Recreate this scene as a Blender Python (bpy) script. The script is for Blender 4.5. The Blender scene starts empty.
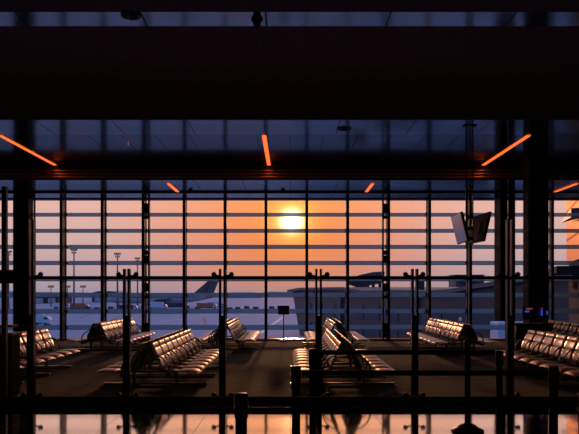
import bpy, math, random
from mathutils import Vector, Matrix
random.seed(7)
S = bpy.context.scene
COL = S.collection
PI = math.pi
F, X0, Y0, EYE = 640.0, 290.0, 291.5, 1.75      # camera constants (579 x 434 frame)

# ------------------------------------------------------------------ helpers
class MB:
    """collects shapes into one mesh"""
    def __init__(s): s.v = []; s.f = []; s.smooth = []
    def add(s, vs, fs, smooth=False):
        n = len(s.v); s.v += [tuple(v) for v in vs]
        s.f += [tuple(i + n for i in f) for f in fs]; s.smooth += [smooth] * len(fs)
        return s
    def box(s, x0, x1, y0, y1, z0, z1, M=None):
        vs = [Vector((x, y, z)) for x in (x0, x1) for y in (y0, y1) for z in (z0, z1)]
        if M is not None: vs = [M @ v for v in vs]
        return s.add(vs, [(0, 1, 3, 2), (4, 6, 7, 5), (0, 4, 5, 1), (2, 3, 7, 6), (0, 2, 6, 4), (1, 5, 7, 3)])
    def bbox(s, x0, x1, y0, y1, z0, z1, b=0.01, M=None):
        """box with chamfered edges"""
        vs = []; idx = {}
        for ix, x in enumerate((x0, x1)):
            for iy, y in enumerate((y0, y1)):
                for iz, z in enumerate((z0, z1)):
                    sx, sy, sz = (b if ix == 0 else -b), (b if iy == 0 else -b), (b if iz == 0 else -b)
                    for a, p in enumerate(((x, y + sy, z + sz), (x + sx, y, z + sz), (x + sx, y + sy, z))):
                        idx[(ix, iy, iz, a)] = len(vs); vs.append(Vector(p))
        fs = []
        for i in (0, 1):
            q = [(i, 0, 0, 0), (i, 0, 1, 0), (i, 1, 1, 0), (i, 1, 0, 0)]; q = q if i == 0 else q[::-1]; fs.append([idx[k] for k in q])
            q = [(0, i, 0, 1), (1, i, 0, 1), (1, i, 1, 1), (0, i, 1, 1)]; q = q if i == 0 else q[::-1]; fs.append([idx[k] for k in q])
            q = [(0, 0, i, 2), (0, 1, i, 2), (1, 1, i, 2), (1, 0, i, 2)]; q = q if i == 0 else q[::-1]; fs.append([idx[k] for k in q])
        for i in (0, 1):
            for j in (0, 1):
                fs.append([idx[(i, j, 0, 0)], idx[(i, j, 1, 0)], idx[(i, j, 1, 1)], idx[(i, j, 0, 1)]])
                fs.append([idx[(i, 0, j, 0)], idx[(i, 1, j, 0)], idx[(i, 1, j, 2)], idx[(i, 0, j, 2)]])
                fs.append([idx[(0, i, j, 1)], idx[(1, i, j, 1)], idx[(1, i, j, 2)], idx[(0, i, j, 2)]])
        for k in [(a, b_, c) for a in (0, 1) for b_ in (0, 1) for c in (0, 1)]:
            fs.append([idx[k + (0,)], idx[k + (1,)], idx[k + (2,)]])
        if M is not None: vs = [M @ v for v in vs]
        return s.add(vs, fs)
    def tube(s, p, q, r, r2=None, n=12, cap=True):
        p, q = Vector(p), Vector(q); d = (q - p).normalized(); r2 = r if r2 is None else r2
        a = d.orthogonal().normalized(); b = d.cross(a)
        vs = [c + (a * math.cos(2 * PI * k / n) + b * math.sin(2 * PI * k / n)) * rr for c, rr in ((p, r), (q, r2)) for k in range(n)]
        s.add(vs, [(k, (k + 1) % n, n + (k + 1) % n, n + k) for k in range(n)], True)
        if cap:
            s.add(vs[:n], [tuple(range(n))[::-1]]); s.add(vs[n:], [tuple(range(n))])
        return s
    def lathe(s, prof, c=(0, 0, 0), n=24, axis='z'):
        vs = []
        for r, h in prof:
            for k in range(n):
                a = 2 * PI * k / n; u, w = r * math.cos(a), r * math.sin(a)
                vs.append((c[0] + u, c[1] + w, c[2] + h) if axis == 'z' else (c[0] + h, c[1] + u, c[2] + w))
        m = len(prof)
        s.add(vs, [(i * n + k, i * n + (k + 1) % n, (i + 1) * n + (k + 1) % n, (i + 1) * n + k) for i in range(m - 1) for k in range(n)], True)
        s.add(vs[:n], [tuple(range(n))[::-1]]); s.add(vs[-n:], [tuple(range(n))])
        return s
    def prism(s, poly, axis, t0, t1):
        """extrude a 2D polygon along an axis"""
        def p3(a, b, t): return {'x': (t, a, b), 'y': (a, t, b), 'z': (a, b, t)}[axis]
        n = len(poly); vs = [p3(a, b, t) for t in (t0, t1) for a, b in poly]
        return s.add(vs, [tuple(range(n))[::-1], tuple(range(n, 2 * n))] + [(k, (k + 1) % n, n + (k + 1) % n, n + k) for k in range(n)])
    def sphere(s, c, r, n=12, m=8, sz=1.0):
        prof = [(max(1e-4, r * math.sin(PI * i / m)), -r * sz * math.cos(PI * i / m)) for i in range(m + 1)]
        return s.lathe(prof, c, n)
    def build(s, name, mat, parent=None, loc=None):
        me = bpy.data.meshes.new(name); me.from_pydata(s.v, [], s.f)
        me.polygons.foreach_set('use_smooth', s.smooth)
        import bmesh
        bm = bmesh.new(); bm.from_mesh(me); bmesh.ops.recalc_face_normals(bm, faces=bm.faces); bm.to_mesh(me); bm.free()
        me.materials.append(mat); me.update()
        o = bpy.data.objects.new(name, me); COL.objects.link(o)
        if parent is not None: o.parent = parent
        if loc: o.location = loc
        return o

def tag(o, label=None, cat=None, group=None, kind=None):
    for k, v in (('label', label), ('category', cat), ('group', group), ('kind', kind)):
        if v: o[k] = v
    return o
def empty(name, loc=(0, 0, 0), rz=0):
    o = bpy.data.objects.new(name, None); COL.objects.link(o); o.location = loc; o.rotation_euler[2] = rz
    o.empty_display_size = .1
    return o
KIDS = {}
def copy_tree(o, parent=None):
    c = o.copy(); COL.objects.link(c); c.parent = parent
    for ch in [x for x in o.children]: copy_tree(ch, c)
    return c
def struct(o): o['kind'] = 'structure'; return o
def px(x, d): return (x - X0) / F * d            # lateral metres of an image column at distance d
def pz(y, d): return EYE + (Y0 - y) / F * d      # height of an image row at distance d

# ------------------------------------------------------------------ materials
def mat(name, base=(.5, .5, .5), rough=.5, metal=0.0, spec=.5, coat=0, ior=None, var=0.0, scale=8.0, bump=0.0, bscale=60.0, emit=None, estr=1):
    m = bpy.data.materials.new(name); m.use_nodes = True
    nt = m.node_tree; b = nt.nodes['Principled BSDF']
    b.inputs['Base Color'].default_value = (*base, 1); b.inputs['Roughness'].default_value = rough
    b.inputs['Metallic'].default_value = metal; b.inputs['Specular IOR Level'].default_value = spec
    b.inputs['Coat Weight'].default_value = coat
    if ior: b.inputs['IOR'].default_value = ior
    tc = nt.nodes.new('ShaderNodeTexCoord')
    if var:
        n = nt.nodes.new('ShaderNodeTexNoise'); n.inputs['Scale'].default_value = scale; n.inputs['Detail'].default_value = 5
        nt.links.new(tc.outputs['Object'], n.inputs['Vector'])
        r = nt.nodes.new('ShaderNodeMapRange'); r.inputs['To Min'].default_value = 1 - var; r.inputs['To Max'].default_value = 1 + var
        nt.links.new(n.outputs['Fac'], r.inputs['Value'])
        mx = nt.nodes.new('ShaderNodeVectorMath'); mx.operation = 'SCALE'; mx.inputs[0].default_value = base
        nt.links.new(r.outputs[0], mx.inputs['Scale']); nt.links.new(mx.outputs[0], b.inputs['Base Color'])
    if bump:
        n = nt.nodes.new('ShaderNodeTexNoise'); n.inputs['Scale'].default_value = bscale; n.inputs['Detail'].default_value = 3
        nt.links.new(tc.outputs['Object'], n.inputs['Vector'])
        bp = nt.nodes.new('ShaderNodeBump'); bp.inputs['Strength'].default_value = bump; bp.inputs['Distance'].default_value = .01
        nt.links.new(n.outputs['Fac'], bp.inputs['Height']); nt.links.new(bp.outputs[0], b.inputs['Normal'])
    if emit:
        b.inputs['Emission Color'].default_value = (*emit, 1); b.inputs['Emission Strength'].default_value = estr
    return m
def panel_mat(name, base, rough, metal, px_, py_, w=.012, seam=(.004, .004, .005), spec=.5, off=0.0, wob=0.0, ior=None):
    """surface divided by straight seams every px_ along x and py_ along y (0 = none)"""
    m = mat(name, base, rough, metal, spec, ior=ior); nt = m.node_tree; b = nt.nodes['Principled BSDF']
    tc = nt.nodes.new('ShaderNodeTexCoord'); sp = nt.nodes.new('ShaderNodeSeparateXYZ'); nt.links.new(tc.outputs['Object'], sp.inputs[0])
    def M(op, a, c=None):
        n = nt.nodes.new('ShaderNodeMath'); n.operation = op
        for i, v in enumerate((a, c)):
            if v is None: continue
            if isinstance(v, (int, float)): n.inputs[i].default_value = v
            else: nt.links.new(v, n.inputs[i])
        return n.outputs[0]
    fac = None
    for ax, p in ((0, px_), (1, py_)):
        if not p: continue
        t = M('LESS_THAN', M('FRACT', M('ADD', M('DIVIDE', sp.outputs[ax], p), 50 + off)), w / p)
        fac = t if fac is None else M('MAXIMUM', fac, t)
    mix = nt.nodes.new('ShaderNodeMix'); mix.data_type = 'RGBA'
    mix.inputs[6].default_value = (*base, 1); mix.inputs[7].default_value = (*seam, 1)
    nt.links.new(fac, mix.inputs[0])
    ns = nt.nodes.new('ShaderNodeTexNoise'); ns.inputs['Scale'].default_value = .7; ns.inputs['Detail'].default_value = 4
    nt.links.new(tc.outputs['Object'], ns.inputs['Vector'])
    mr = nt.nodes.new('ShaderNodeMapRange'); mr.inputs['To Min'].default_value = .75; mr.inputs['To Max'].default_value = 1.25
    nt.links.new(ns.outputs['Fac'], mr.inputs['Value'])
    sc = nt.nodes.new('ShaderNodeVectorMath'); sc.operation = 'SCALE'
    nt.links.new(mix.outputs[2], sc.inputs[0]); nt.links.new(mr.outputs[0], sc.inputs['Scale']); nt.links.new(sc.outputs[0], b.inputs['Base Color'])
    r2 = nt.nodes.new('ShaderNodeMapRange'); r2.inputs['To Min'].default_value = rough; r2.inputs['To Max'].default_value = .7
    nt.links.new(fac, r2.inputs['Value']); nt.links.new(r2.outputs[0], b.inputs['Roughness'])
    if wob:
        n2 = nt.nodes.new('ShaderNodeTexNoise'); n2.inputs['Scale'].default_value = 3.0
        nt.links.new(tc.outputs['Object'], n2.inputs['Vector'])
        bp = nt.nodes.new('ShaderNodeBump'); bp.inputs['Strength'].default_value = wob; bp.inputs['Distance'].default_value = .02
        nt.links.new(n2.outputs['Fac'], bp.inputs['Height']); nt.links.new(bp.outputs[0], b.inputs['Normal'])
    return m
def glass_mat(name, tint=(.97, .98, .98), refl=.06, rough=.02):
    """thin architectural glass: mostly clear, a Fresnel share mirrored"""
    m = bpy.data.materials.new(name); m.use_nodes = True; nt = m.node_tree; nt.nodes.clear()
    out = nt.nodes.new('ShaderNodeOutputMaterial'); tr = nt.nodes.new('ShaderNodeBsdfTransparent'); gl = nt.nodes.new('ShaderNodeBsdfGlossy')
    tr.inputs[0].default_value = (*tint, 1); gl.inputs['Roughness'].default_value = rough
    lw = nt.nodes.new('ShaderNodeFresnel'); lw.inputs[0].default_value = 1.3
    mx = nt.nodes.new('ShaderNodeMixShader')
    ml = nt.nodes.new('ShaderNodeMath'); ml.operation = 'MULTIPLY'; ml.inputs[1].default_value = refl / .02 * .5
    nt.links.new(lw.outputs[0], ml.inputs[0]); nt.links.new(ml.outputs[0], mx.inputs[0])
    nt.links.new(tr.outputs[0], mx.inputs[1]); nt.links.new(gl.outputs[0], mx.inputs[2]); nt.links.new(mx.outputs[0], out.inputs[0])
    return m
def louver_mat():
    """fritted glass louver: grey-blue frit, some light passes"""
    m = bpy.data.materials.new('fritted_glass'); m.use_nodes = True; nt = m.node_tree; nt.nodes.clear()
    out = nt.nodes.new('ShaderNodeOutputMaterial')
    tr = nt.nodes.new('ShaderNodeBsdfTransparent'); tr.inputs[0].default_value = (.52, .60, .64, 1)
    df = nt.nodes.new('ShaderNodeBsdfDiffuse'); df.inputs[0].default_value = (.22, .30, .26, 1)
    gl = nt.nodes.new('ShaderNodeBsdfGlossy'); gl.inputs[0].default_value = (.6, .7, .75, 1); gl.inputs['Roughness'].default_value = .3
    a = nt.nodes.new('ShaderNodeMixShader'); a.inputs[0].default_value = .25
    nt.links.new(df.outputs[0], a.inputs[1]); nt.links.new(gl.outputs[0], a.inputs[2])
    b = nt.nodes.new('ShaderNodeMixShader'); b.inputs[0].default_value = LOUVER_T
    nt.links.new(a.outputs[0], b.inputs[1]); nt.links.new(tr.outputs[0], b.inputs[2]); nt.links.new(b.outputs[0], out.inputs[0])
    return m
LOUVER_T = .42

def carpet_mat():
    m = mat('carpet', (.05, .035, .03), .9, spec=.2, bump=.5, bscale=250); nt = m.node_tree; b = nt.nodes['Principled BSDF']
    tc = nt.nodes.new('ShaderNodeTexCoord'); mp = nt.nodes.new('ShaderNodeMapping'); mp.inputs['Scale'].default_value = (1.1, 1.7, 1)
    nt.links.new(tc.outputs['Object'], mp.inputs[0])
    v = nt.nodes.new('ShaderNodeTexNoise'); v.inputs['Scale'].default_value = 2.2; v.inputs['Detail'].default_value = 6; v.inputs['Roughness'].default_value = .7
    nt.links.new(mp.outputs[0], v.inputs['Vector'])
    r = nt.nodes.new('ShaderNodeValToRGB')
    r.color_ramp.elements[0].position = .35; r.color_ramp.elements[0].color = (.026, .026, .038, 1)
    r.color_ramp.elements[1].position = .65; r.color_ramp.elements[1].color = (.074, .064, .084, 1)
    e = r.color_ramp.elements.new(.52); e.color = (.052, .049, .066, 1)
    nt.links.new(v.outputs['Fac'], r.inputs[0]); nt.links.new(r.outputs[0], b.inputs['Base Color'])
    return m

M = {}
M['carpet'] = carpet_mat()
M['stone'] = panel_mat('polished_dark_stone', (.74, .68, .66), .07, 1, 1.2, .6, .006, (.25, .22, .22), wob=.02)
M['ceil_far'] = panel_mat('far_ceiling_panel', (.27, .27, .27), .16, 1, 1.46, 0, .014)
M['ceil_b'] = panel_mat('lounge_ceiling_panel', (.115, .115, .12), .14, 1, .82, 0, .012)
M['ceil_a'] = panel_mat('edge_ceiling_panel', (.31, .31, .31), .12, 1, 1.69, 0, .014, off=.35)
M['ceil_strip'] = panel_mat('strip_ceiling_panel', (.55, .55, .56), .12, 1, 2.0, 0, .02, off=.2)
M['dark_panel'] = mat('dark_ceiling_board', (.24, .18, .26), .8, spec=.1, var=.4, scale=14, bump=.3, bscale=50)
M['fascia'] = mat('dark_fascia', (.05, .04, .045), .6, 0, spec=.1, var=.2)
M['rib'] = mat('satin_fascia_rib', (.97, .85, .80), .42, 1.0, var=.15, scale=9)
M['wall'] = mat('dark_wall_panel', (.03, .028, .03), .6, var=.2, scale=3)
M['mullion'] = mat('dark_aluminium', (.022, .018, .02), .45, .3, var=.15)
M['mullion_l'] = mat('grey_aluminium', (.06, .055, .065), .4, .5, var=.15)
M['glass'] = glass_mat('window_glass', (.985, .985, .985), .04)
M['pglass'] = glass_mat('partition_glass', (.97, .975, .98), .03)
M['louver'] = louver_mat()
M['column'] = mat('glossy_black_cladding', (.014, .012, .014), .6, 0, .08, var=.2, scale=2)
M['steel'] = mat('dark_brushed_steel', (.05, .045, .045), .35, .8, var=.2)
M['black'] = mat('black_plastic', (.010, .009, .010), .5, 0, .35, var=.2)
M['webbing'] = mat('black_webbing', (.012, .011, .013), .8, 0, .2, var=.2, scale=40, bump=.3, bscale=300)
M['leather'] = mat('glossy_brown_upholstery', (.92, .71, .62), .37, .85, .5, var=.18, scale=6, bump=.12, bscale=90)
M['head'] = mat('headrest_upholstery', (.94, .73, .64), .37, .85, .5, var=.15, scale=6, bump=.12, bscale=90)
M['shade_toned_seat'] = mat('shade_toned_upholstery', (.16, .15, .17), .55, .1, .4, var=.15, scale=6, bump=.12, bscale=90)  # darker copy of the seat upholstery with the bench's shade in its colour
M['beam'] = mat('seat_beam_steel', (.05, .05, .05), .4, .8, var=.15)
M['pan'] = mat('seat_pan_upholstery', (.90, .70, .62), .46, .8, .5, var=.15, scale=6, bump=.12, bscale=90)
M['pad'] = mat('dark_seat_pad', (.045, .035, .04), .6, 0, .25, var=.15, scale=6, bump=.12, bscale=90)
M['sill'] = bpy.data.materials.new('dark_satin_sill'); M['sill'].use_nodes = True
_n = M['sill'].node_tree; _n.nodes.clear(); _o = _n.nodes.new('ShaderNodeOutputMaterial'); _g = _n.nodes.new('ShaderNodeBsdfGlossy')
_t = _n.nodes.new('ShaderNodeTexNoise'); _t.inputs['Scale'].default_value = 6; _c = _n.nodes.new('ShaderNodeValToRGB')
_c.color_ramp.elements[0].color = (.22, .17, .15, 1); _c.color_ramp.elements[1].color = (.32, .25, .22, 1)
_g.inputs['Roughness'].default_value = .17
_n.links.new(_t.outputs['Fac'], _c.inputs[0]); _n.links.new(_c.outputs[0], _g.inputs[0]); _n.links.new(_g.outputs[0], _o.inputs[0])
M['leg'] = mat('polished_seat_leg', (.28, .26, .26), .3, .9, var=.1)
M['orange_led'] = mat('orange_light_strip', (.8, .3, .1), .5, emit=(1.0, .125, .022), estr=2.0)
M['screen'] = mat('dark_screen', (.75, .78, .82), .32, .8, .7, var=.05)
M['counter'] = mat('dark_counter_laminate', (.012, .010, .011), .7, 0, .08, var=.2)
M['counter_top'] = mat('grey_counter_top', (.14, .12, .12), .3, 0, .5, var=.15)
M['white_spot'] = mat('small_white_light', (.8, .8, .8), .5, emit=(1, .9, .75), estr=2.0)
M['red_panel'] = mat('dark_red_wood', (.045, .018, .016), .4, 0, .5, var=.3)
M['blue_reflection'] = mat('blue_reflection_glow', (.1, .2, .8), .5, emit=(.04, .1, .9), estr=.5)  # blue reflection painted as a glowing patch
M['red_reflection'] = mat('red_reflection_glow', (.8, .2, .1), .5, emit=(.8, .14, .06), estr=.35)  # red reflection drawn as emission, no lamp of its own
# outdoors
M['apron'] = mat('apron_concrete', (.30, .335, .42), .9, 0, .03, var=.18, scale=.05)
M['paint'] = mat('road_paint', (.55, .55, .55), .7, var=.1)
M['dark_paint'] = mat('dark_road_paint', (.10, .10, .12), .8, var=.1)
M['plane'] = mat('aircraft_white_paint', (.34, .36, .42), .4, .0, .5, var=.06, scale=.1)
M['fin'] = mat('aircraft_grey_fin', (.09, .09, .11), .4, .0, .4, var=.08, scale=.3)
M['emblem'] = mat('burgundy_emblem', (.14, .03, .055), .5, var=.1)
M['engine'] = mat('engine_cowl', (.25, .26, .30), .35, .2, var=.1)
M['pier'] = mat('pier_cladding', (.03, .03, .042), .5, .2, var=.25, scale=.3)
M['pier_roof'] = mat('pier_roof_sheet', (.07, .072, .095), .5, .2, var=.15, scale=.2)
M['pier_glass'] = mat('pier_window_glass', (.03, .035, .05), .15, 0, .6, var=.3, scale=.5)
M['litwin'] = mat('lit_window', (.1, .1, .1), .5, emit=(.5, .4, .4), estr=.22)
M['hill'] = mat('distant_land', (.50, .42, .46), .95, 0, .1, var=.2, scale=.004)
M['mast'] = mat('mast_steel', (.09, .09, .11), .5, .5, var=.1)
M['lamp'] = mat('mast_lamp_head', (.12, .12, .07), .5, emit=(.6, .5, .15), estr=.12)
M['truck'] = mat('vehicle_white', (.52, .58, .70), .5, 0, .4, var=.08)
M['truck_o'] = mat('vehicle_orange', (.40, .13, .06), .5, 0, .4, var=.1)
M['truck_d'] = mat('vehicle_dark', (.05, .05, .065), .6, 0, .4, var=.1)
def copper_mat():
    """polished copper sheets with horizontal joints"""
    m = bpy.data.materials.new('polished_copper_cladding'); m.use_nodes = True; n = m.node_tree; n.nodes.clear()
    o = n.nodes.new('ShaderNodeOutputMaterial'); g = n.nodes.new('ShaderNodeBsdfGlossy'); g.inputs['Roughness'].default_value = .10
    t = n.nodes.new('ShaderNodeTexCoord'); w = n.nodes.new('ShaderNodeTexWave'); w.bands_direction = 'Z'; w.inputs['Scale'].default_value = .22
    r = n.nodes.new('ShaderNodeValToRGB'); r.color_ramp.elements[0].position = .0; r.color_ramp.elements[0].color = (.45, .24, .12, 1)
    r.color_ramp.elements[1].position = .03; r.color_ramp.elements[1].color = (1.0, .60, .36, 1)
    n.links.new(t.outputs['Object'], w.inputs['Vector']); n.links.new(w.outputs['Fac'], r.inputs[0]); n.links.new(r.outputs[0], g.inputs[0]); n.links.new(g.outputs[0], o.inputs[0])
    return m
M['facade'] = copper_mat()
M['facade_base'] = mat('facade_base_concrete', (.035, .036, .05), .9, 0, .05, var=.2)

# ------------------------------------------------------------------ setting: floor, ceiling, walls
D_WIN, D_PART = 23.1, 9.35
W = 14.0
fl = MB(); fl.box(-W, W, -7, 9.29, -.25, 0); struct(fl.build('floor', M['stone']))
fc = MB(); fc.box(-W, W, 9.29, 23.0, -.25, 0); struct(fc.build('floor.001', M['carpet']))
ZC, ZB, ZF = 6.20, 5.54, 5.09
def slab(name, m, y0, y1, z, t=.3, parent=None):
    b = MB(); b.box(-W, W, y0, y1, z, z + t); return struct(b.build(name, m, parent))
slab('ceiling', M['dark_panel'], -7, 10.19, ZC)
slab('ceiling.001', M['ceil_strip'], 10.19, 10.73, ZC)
slab('ceiling.002', M['dark_panel'], 10.73, 14.15, ZC)
slab('ceiling.003', M['ceil_a'], 14.15, 15.46, ZB, ZC + .3 - ZB)
slab('ceiling.004', M['ceil_b'], 15.46, 19.2, ZB, ZC + .3 - ZB)
slab('ceiling.005', M['ceil_far'], 19.2, 23.0, ZF, ZC + .3 - ZF)
b = MB(); b.box(-W, W, 14.11, 14.148, ZB, ZC); struct(b.build('trim_1', M['dark_panel']))
b = MB(); b.box(-W, W, 19.16, 19.198, ZF, ZB)
struct(b.build('trim_2', M['fascia']))
for _i, (_z, _r) in enumerate(((5.37, .022), (5.27, .030), (5.175, .036))):
    b = MB(); b.tube((-W, 19.155, _z), (W, 19.155, _z), _r, n=16); struct(b.build('trim_%d' % (6 + _i), M['rib']))
b = MB(); b.box(-W, W, 21.38, 21.50, ZF - .05, ZF - .001); struct(b.build('trim_3', M['mullion']))
b = MB(); b.box(-W, W, 23.0, 23.32, ZF - .03, ZC + .3); struct(b.build('trim_4', M['mullion_l']))        # head over the window
b = MB(); b.box(-W, W, 22.93, 23.32, -.25, .05); struct(b.build('trim_5', M['sill']))                  # sill under the window
b = MB(); b.box(-W - .3, -W, -7, 23.3, -.25, ZC + .3); struct(b.build('wall_left', M['wall']))
b = MB(); b.box(W, W + .3, -7, 23.3, -.25, ZC + .3); struct(b.build('wall_right', M['wall']))
b = MB(); b.box(-W, W, -7.3, -7, -.25, ZC + .3); struct(b.build('wall_back', M['wall']))

# ------------------------------------------------------------------ setting: curtain wall, one window per bay
PITCH, XM0 = 1.472, -.866
n_win = 0
LZ = [4.576 - .592 * k for k in range(8)]
double = {-3, 3}
for k in range(-9, 10):
    xl = XM0 + PITCH * k; xr = xl + PITCH
    n_win += 1
    w = MB(); w.box(xl + .05, xr - .05, 23.17, 23.185, .05, ZF - .03)
    w = struct(w.build('window_%d' % n_win, M['glass']))
    mu = MB(); mu.bbox(xl - .05, xl + .05, 22.98, 23.20, .05, ZF - .03, .008); mu.build('mullion', M['mullion'], w)
    if k in double:
        s = 1 if k < 0 else -1
        mu = MB(); xd = xl + s * .20; mu.bbox(xd - .026, xd + .026, 23.0, 23.18, .05, ZF - .03, .006); mu.build('mullion', M['mullion'], w)
        for zc, h in ((4.75, .34), (4.42, .1), (3.15, .16), (2.92, .26), (2.2, .12), (1.9, .30), (1.55, .1), (.35, .55)):
            pl = MB(); pl.bbox(min(xl, xd), max(xl, xd), 23.03, 23.14, zc - h / 2, zc + h / 2, .006); pl.build('tie_plate', M['mullion'], w)
    rl = MB(); rl.box(xl - .028, xl + .028, 23.42, 23.50, 0, ZF); rl.build('louver_rail', M['mullion_l'], w)
    for z in LZ:
        # tilted fritted glass blade, its upper edge leaning away from the room
        Mx = Matrix.Translation((0, 23.56, z)) @ Matrix.Rotation(math.radians(-58), 4, 'X')
        bl = MB(); bl.bbox(xl + .02, xr - .02, -.010, .010, -.15, .15, .004, Mx); bl.build('louver_blade', M['louver'], w)
        br = MB(); br.prism([(23.42, z - .03), (23.42, z + .075), (23.60, z + .03), (23.60, z - .01)], 'x', xl - .05, xl + .05)
        br.box(xl - .015, xl + .015, 23.18, 23.44, z - .02, z + .02); br.build('louver_bracket', M['mullion'], w)

# columns on the window line and one nearer column
def column(x, y, w, dpt, z1, label, raised=0):
    b = MB(); b.bbox(x - w / 2, x + w / 2, y - dpt / 2, y + dpt / 2, raised or .12, z1, .03)
    o = b.build('column', M['column']); tag(o, label, 'column', 'structural columns')
    xl = x + w / 2 - .14 if raised else x - w / 2 - .015      # a raised shaft stands on a slim stem
    if raised:
        p = MB(); p.bbox(xl, x + w / 2 - .01, y - dpt / 2 + .02, y + dpt / 2 - .02, .1, raised + .03, .01); p.build('stem', M['column'], o)
    p = MB(); p.bbox(xl, x + w / 2 + .015, y - dpt / 2 - .015, y + dpt / 2 + .015, 0, .13, .01); p.build('plinth', M['steel'], o)
    for zz in (1.9, 3.4):
        p = MB(); p.box(x - w / 2 - .002, x + w / 2 + .002, y - dpt / 2 - .002, y + dpt / 2 + .002, zz, zz + .012); p.build('cladding_joint', M['steel'], o)
column(-9.315, 22.45, .53, .7, ZF, 'dark column by the window at the left side of the lounge')
column(7.53, 22.45, .52, .7, ZF, 'dark column by the window just left of the wider glossy black column', .74)
column(6.727, 17.52, .55, .45, ZB, 'wide glossy black column standing nearer than the window, on the right')

# ------------------------------------------------------------------ ceiling lights and fittings
def strip_light(x, y0, y1, z, label):
    c = empty('ceiling_light', (x, (y0 + y1) / 2, z)); L = (y1 - y0) / 2
    h = MB(); h.box(-.075, .075, -L - .02, L + .02, -.008, 0); h.build('housing', M['steel'], c)
    d = MB(); d.bbox(-.052, .052, -L, L, -.022, -.0085, .004); d.build('diffuser', M['orange_led'], c)
    tag(c, label, 'light', 'orange ceiling lights')
strip_light(-7.02, 15.5, 19.12, ZB, 'long orange strip light on the ceiling at the far left')
strip_light(-.63, 15.5, 19.12, ZB, 'long orange strip light on the ceiling near the middle, above the sun')
strip_light(5.78, 15.5, 19.12, ZB, 'long orange strip light on the ceiling to the right, beyond the hanging screens')
strip_light(-3.75, 19.75, 21.35, ZF, 'short orange strip light at the window side, left of the sun')
strip_light(2.55, 19.75, 21.35, ZF, 'short orange strip light at the window side, right of the sun')
strip_light(8.85, 19.75, 21.35, ZF, 'short orange strip light at the window side, at the right edge beyond the wide column')
def dome(x, y, z, r, name, label, cat, group, f=1.0):
    o = MB(); o.lathe([(r, 0), (r, -.03 * f), (r * .8, -.05 * f), (r * .72, -.10 * f), (r * .3, -.14 * f), (.005, -.145 * f)], (0, 0, 0), 20)
    o = o.build(name, M['black'], loc=(x, y, z)); tag(o, label, cat, group)
    q = MB(); q.lathe([(r * 1.15, 0), (r * 1.15, -.02), (r, -.022)], (0, 0, 0), 20); q.build('mounting_ring', M['steel'], o)
dome(px(257, 10.45), 10.45, ZC, .085, 'ceiling_camera', 'dark dome camera on the bluish ceiling strip near top centre', 'camera', 'fittings on the ceiling strip')
dome(px(131, 10.3), 10.3, ZC, .14, 'ceiling_speaker', 'round dark fitting on the bluish ceiling strip at upper left', 'fitting', 'fittings on the ceiling strip', .4)
dome(px(344, 14.9), 14.9, ZB, .15, 'ceiling_speaker', 'round dark fitting on the ceiling, right of the middle orange strip', 'fitting', 'fittings on the lounge ceiling', .3)
dome(px(190.5, 21.1), 21.1, ZF, .08, 'smoke_detector', 'small dark detector on the ceiling beside the left short orange strip', 'detector', 'detectors near the window', .55)
dome(px(283, 21.1), 21.1, ZF, .08, 'smoke_detector', 'small dark detector on the ceiling straight above the sun', 'detector', 'detectors near the window', .55)

# ------------------------------------------------------------------ glass partition
post_px = [31.5, 127, 222.5, 318.5, 414.5, 509.5]
xs = [px(p, D_PART) for p in post_px]; st = (xs[-1] - xs[0]) / 5
ext = [xs[0] - 2 * st, xs[0] - st] + xs + [xs[-1] + st, xs[-1] + 2 * st]
part = empty('wall_partition', (0, 0, 0)); struct(part)
for a, c in zip(ext[:-1], ext[1:]):
    g = MB(); g.box(a + .006, c - .006, D_PART + .05, D_PART + .062, .06, ZC - .01); struct(g.build('glass_panel', M['pglass'], part))
r = MB(); r.bbox(ext[0], ext[-1], D_PART + .07, D_PART + .11, pz(279.3, D_PART), pz(275.9, D_PART), .006); struct(r.build('rail', M['mullion'], part))
r = MB(); r.box(ext[0], ext[-1], D_PART + .03, D_PART + .08, 0, .055); struct(r.build('floor_channel', M['mullion'], part))
r = MB(); r.bbox(ext[0], xs[0] - .03, D_PART + .065, D_PART + .16, 1.87, 2.07, .01); struct(r.build('door_header', M['mullion'], part))
r = MB(); r.bbox(px(-1, D_PART), px(3.6, D_PART), D_PART + .07, D_PART + .15, 0, 3.3, .008); struct(r.build('door_jamb', M['mullion'], part))
def post(x, h, label):
    p = empty('partition_post', (x, D_PART, 0))
    for s in (-1, 1):
        f = MB(); f.bbox(s * .033 - .015, s * .033 + .015, -.06, .045, 0, h, .005); f.build('fin', M['steel'], p)
    for z in (1.98, .22):
        for s in (-1, 1):
            c = MB(); c.tube((s * .02, .02, z - .01), (s * .125, .03, z + .015), .012)
            c = c.build('clamp_arm', M['mullion'], p)
            kb = MB(); kb.lathe([(.005, -.02), (.03, -.015), (.038, 0), (.03, .03), (.012, .05)], (0, 0, 0), 14)
            kb = kb.build('clamp_knob', M['black'], c, loc=(s * .128, .018, z + .02)); kb.rotation_euler[0] = PI / 2
    f = MB(); f.bbox(-.075, .075, -.085, .028, 0, .02, .004); f.build('foot_plate', M['steel'], p)
    f = MB(); f.bbox(-.02, .02, -.05, .03, .02, 1.40, .004); f.build('web_plate', M['mullion'], p)
    tag(p, label, 'post', 'posts of the glass partition')
names = ['tall glass partition post at the left, in front of the left column', 'glass partition post crossing the far left seat bench',
         'glass partition post left of the sun, beside the airplane tail', 'glass partition post right of the sun, behind the near belt barrier',
         'glass partition post right of centre, left of the hanging screens', 'tall glass partition post at the right, in front of the dark column']
for x, l, h in zip(xs, names, (2.80, 2.08, 2.08, 2.08, 2.08, 2.80)): post(x, h, l)

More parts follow.
